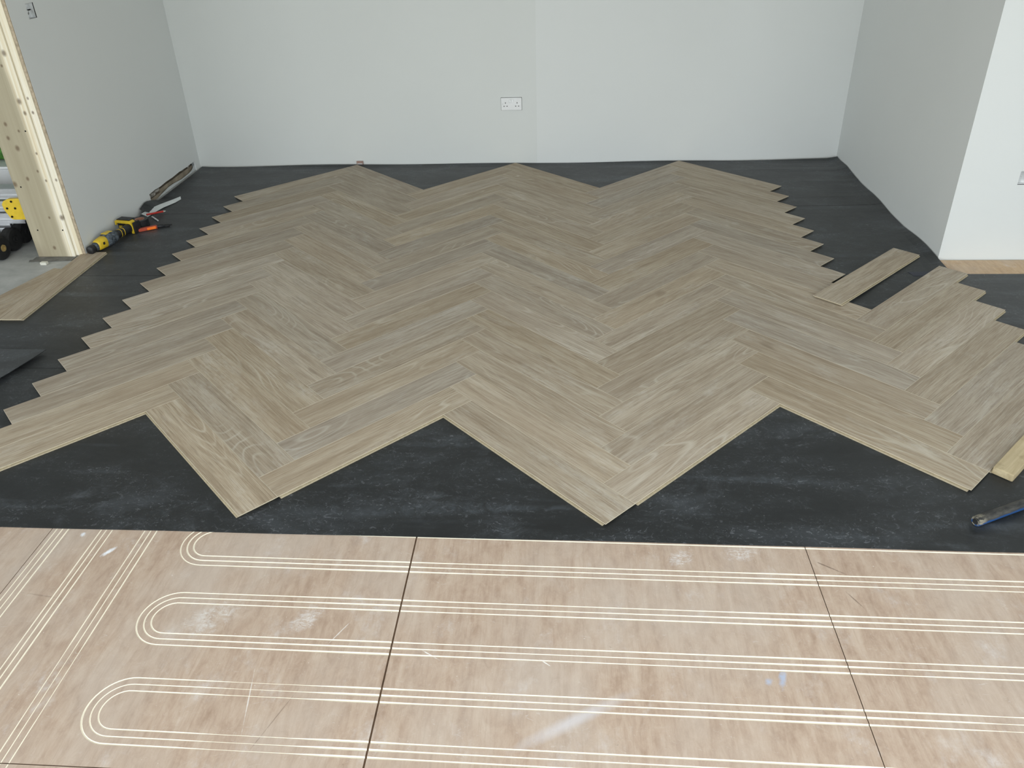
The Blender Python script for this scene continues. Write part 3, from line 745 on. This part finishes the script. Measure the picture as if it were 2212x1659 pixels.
body('handle', [(0.186, 0, 0.038, 0.027, 0.029), (0.215, 0, 0.037, 0.022, 0.024), (0.260, 0, 0.037, 0.022, 0.024), (0.300, 0, 0.037, 0.024, 0.026), (0.335, 0, 0.037, 0.028, 0.030)], 'black')
for xx in (0.225, 0.250):
    body('grip_line', [(xx, 0, 0.0375, 0.0232, 0.0252), (xx+0.004, 0, 0.0375, 0.0232, 0.0252)], 'yellow')
bm = bmesh.new(); loft(bm, [[(0.105, -0.018, 0.0760), (0.165, -0.016, 0.0735), (0.165, 0.018, 0.0735), (0.105, 0.020, 0.0760)], [(0.107, -0.016, 0.0815), (0.163, -0.014, 0.0785), (0.163, 0.016, 0.0785), (0.107, 0.018, 0.0815)]])
link('label_plate', bm, 'yellow', mt, bevel=0.0015)
link('badge', B(0.052, 0.066, -0.0345, -0.031, 0.036, 0.050), 'black', mt, bevel=0.001)
# battery foot, wide across the handle end
bt = link('battery', B(0.322, 0.372, -0.022, 0.086, 0.001, 0.066), 'black', mt, bevel=0.006)
o = link('latch', B(0.317, 0.323, 0.050, 0.074, 0.026, 0.046), 'yellow', bt, bevel=0.002)
bm = bmesh.new()
prism(bm, [(-0.028, 0.002), (-0.014, 0.002), (-0.014, 0.040), (-0.010, 0.062), (0.082, 0.064), (0.086, 0.050), (0.094, 0.050), (0.093, 0.074), (0.086, 0.080), (-0.010, 0.080), (-0.022, 0.074), (-0.028, 0.045)], 'x', 0.312, 0.352)
link('yellow_frame', bm, 'yellow', mt, bevel=0.002)
link('frame_top_pad', B(0.322, 0.372, -0.010, 0.084, 0.0802, 0.0845), 'black', mt, bevel=0.0015)
link('frame_side_pad', B(0.318, 0.372, -0.038, -0.0285, 0.002, 0.070), 'black', mt, bevel=0.002)

# --- roll of black tape behind the tool
tr = thing('tape_roll', 'roll of black tape with cardboard core behind the yellow tool', 'tape roll', (-0.503, 2.530, Z0))
link('roll', lathe(bmesh.new(), [(0.029, 0.0), (0.050, 0.0), (0.051, 0.002), (0.051, 0.046), (0.050, 0.048), (0.029, 0.048), (0.029, 0.0)], 36), 'black', tr, smooth=False)
link('core', lathe(bmesh.new(), [(0.026, 0.0), (0.0288, 0.0), (0.0288, 0.0485), (0.026, 0.0485), (0.026, 0.0)], 32), 'card', tr)
# --- pencil, driver bit, knife, marker
def rod(name, label, cat, p, q, parts, mat_first=None):
    p, q = Vector(p), Vector(q); dv = q-p
    t = thing(name, label, cat, p, (0, -math.asin(dv.z/dv.length), math.atan2(dv.y, dv.x)))
    return t, dv.length
t, ln = rod('carpenter_pencil', 'red carpenter pencil with bare wood tip beside the tape roll', 'pencil', (-0.520, 2.655, Z0+0.030), (-0.455, 2.775, Z0+0.0100), 0)
link('shaft', lathe(bmesh.new(), [(0, 0), (0.0062, 0), (0.0062, ln*0.86), (0, ln*0.86)], 8, 'x'), 'red', t)
link('tip', lathe(bmesh.new(), [(0.0062, ln*0.86), (0.0018, ln), (0, ln)], 8, 'x'), 'foam_white', t)
t, ln = rod('steel_pin', 'short grey steel rod lying under the red pencil', 'rod', (-0.505, 2.685, Z0+0.0052), (-0.432, 2.612, Z0+0.0052), 0)
link('rod', lathe(bmesh.new(), [(0, 0), (0.005, 0.001), (0.005, ln-0.002), (0.003, ln), (0, ln)], 12, 'x'), 'steel', t)
kn = thing('utility_knife', 'orange and dull red knife with black tail on the underlay by the tape roll', 'knife', (-0.490, 2.424, Z0), (0, 0, math.radians(34)))
bm = bmesh.new(); loft(bm, [[(0.0, -0.004, 0.002), (0.0, 0.004, 0.002), (0.0, 0.004, 0.012), (0.0, -0.004, 0.012)], [(0.03, -0.012, 0.001), (0.03, 0.012, 0.001), (0.03, 0.012, 0.020), (0.03, -0.012, 0.020)], [(0.13, -0.012, 0.001), (0.13, 0.012, 0.001), (0.13, 0.012, 0.020), (0.13, -0.012, 0.020)]])
link('handle', bm, 'brick_red', kn, bevel=0.003)
link('slider', B(0.068, 0.120, -0.0165, -0.0105, 0.003, 0.0195), 'orange', kn, bevel=0.0025)
bm = bmesh.new(); loft(bm, [oval(0.126, 0, 0.011, 0.013, 0.0105, 14), oval(0.16, 0, 0.010, 0.010, 0.009, 14), oval(0.175, 0, 0.009, 0.008, 0.0075, 14)])
link('tail', bm, 'black', kn, smooth=True)
link('blade', B(-0.022, 0.006, -0.0008, 0.0008, 0.003, 0.011), 'tape', kn)
mk = thing('marker_pen', 'slim black marker pen beyond the orange knife', 'pen', (-0.388, 2.492, Z0), (0, 0, math.radians(24)))
link('barrel', lathe(bmesh.new(), [(0, 0), (0.0065, 0.0), (0.0075, 0.004), (0.0075, 0.052), (0, 0.052)], 16, 'x', (0, 0, 0.0078)), 'black', mk, smooth=True)
link('cap', lathe(bmesh.new(), [(0, 0.052), (0.0078, 0.052), (0.0078, 0.076), (0.006, 0.080), (0, 0.080)], 16, 'x', (0, 0, 0.0078)), 'rubber', mk, smooth=True)
rd = thing('screwdriver', 'short red-handled screwdriver lying behind the orange knife', 'screwdriver', (-0.452, 2.470, Z0), (0, 0, math.radians(22)))
link('handle', lathe(bmesh.new(), [(0, 0), (0.008, 0), (0.009, 0.005), (0.009, 0.06), (0.006, 0.072), (0, 0.072)], 14, 'x', (0.03, 0, 0.0092)), 'brick_red', rd, smooth=True)
link('shank', lathe(bmesh.new(), [(0, 0.0), (0.003, 0.0), (0.003, 0.06), (0, 0.06)], 10, 'x', (0.10, 0, 0.0092)), 'rubber', rd)

# ------------------------------------------------------------------ side room, seen left of the post
ld = thing('folded_ladder', 'folded aluminium ladder with black round feet lying in the side room', 'ladder', (0, 0, 0))
def rail(y, z, ry, rz, x1, name='rail', mat='alu'):
    bm = bmesh.new()
    prof = [(y-ry, z-rz), (y-ry*0.6, z-rz), (y-ry*0.6, z-rz*0.7), (y+ry, z-rz*0.7), (y+ry, z+rz*0.7), (y-ry*0.6, z+rz*0.7), (y-ry*0.6, z+rz), (y-ry, z+rz), (y-ry, z+rz*0.45), (y-ry*0.75, z+rz*0.35), (y-ry*0.75, z-rz*0.35), (y-ry, z-rz*0.45)]
    prism(bm, prof, 'x', -3.0, x1); return link(name, bm, mat, ld)
for (y, x1) in ((2.030, -1.118), (2.165, -1.128), (2.290, -1.135)):
    rail(y, 0.075, 0.052, 0.062, x1)
    ft = link('foot', lathe(bmesh.new(), [(0, 0), (0.058, 0), (0.068, 0.006), (0.068, 0.040), (0.060, 0.052), (0.022, 0.053), (0.020, 0.047), (0, 0.047)], 36, 'x', (x1, y, 0.068)), 'rubber', ld, smooth=False)
    link('hub', lathe(bmesh.new(), [(0, 0.050), (0.008, 0.050), (0.009, 0.056), (0.019, 0.056), (0.020, 0.050), (0.0205, 0.047)], 20, 'x', (x1, y, 0.068)), 'brass' if y < 2.1 else 'rubber', ft)
rail(2.25, 0.185, 0.06, 0.030, -1.00); rail(2.27, 0.250, 0.06, 0.028, -1.00); rail(2.30, 0.316, 0.06, 0.030, -1.00)
bm = bmesh.new(); pts = [(-1.085+0.07*math.cos(a), 0.262+0.066*math.sin(a)) for a in [math.radians(d_) for d_ in range(95, 275, 15)]] + [(-0.95, 0.196), (-0.95, 0.328)]
pts = [(-0.99, 0.318), (-1.03, 0.316), (-1.060, 0.304), (-1.074, 0.285), (-1.072, 0.255), (-1.050, 0.202), (-1.035, 0.193), (-0.93, 0.193), (-0.93, 0.318)]
prism(bm, pts, 'y', 2.150, 2.178); hp = link('hinge_plate', bm, 'yellow', ld, bevel=0.003)
for (x, z) in ((-1.048, 0.262), (-1.036, 0.212), (-1.010, 0.302), (-1.00, 0.262)):
    link('rivet', lathe(bmesh.new(), [(0, 0), (0.006, 0.0), (0.006, 0.004), (0, 0.004)], 12, 'y', (x, 2.146, z)), 'dark', hp)
bx = thing('white_box', 'white plastic box standing behind the folded ladder in the side room', 'box', (-1.75, 2.85, 0))
link('body', B(-0.75, 0.75, -0.15, 0.35, 0.0, 0.325), 'white_plastic', bx, bevel=0.01)
link('lid', B(-0.77, 0.77, -0.17, 0.37, 0.3265, 0.345), 'white_plastic', bx, bevel=0.006)
gb = thing('green_bag', 'green bag lying on top of the white box', 'bag', (-1.45, 2.86, 0.3455))
bm = bmesh.new()
loft(bm, [[(x, y*s_, z*s_) for (y, z) in [(0.09*math.cos(a), 0.055+0.055*math.sin(a)) for a in [2*math.pi*i/14 for i in range(14)]]] for x, s_ in ((-0.26, 0.6), (-0.18, 0.95), (-0.05, 1.05), (0.08, 0.95), (0.16, 0.85), (0.2, 0.5))])
for v in bm.verts: v.co.z = max(v.co.z, 0.0)
link('sack', bm, 'green', gb, smooth=True)
link('tie', B(0.165, 0.178, -0.075, 0.075, 0.0, 0.094), 'black', gb, bevel=0.004)

bpy.context.view_layer.update()
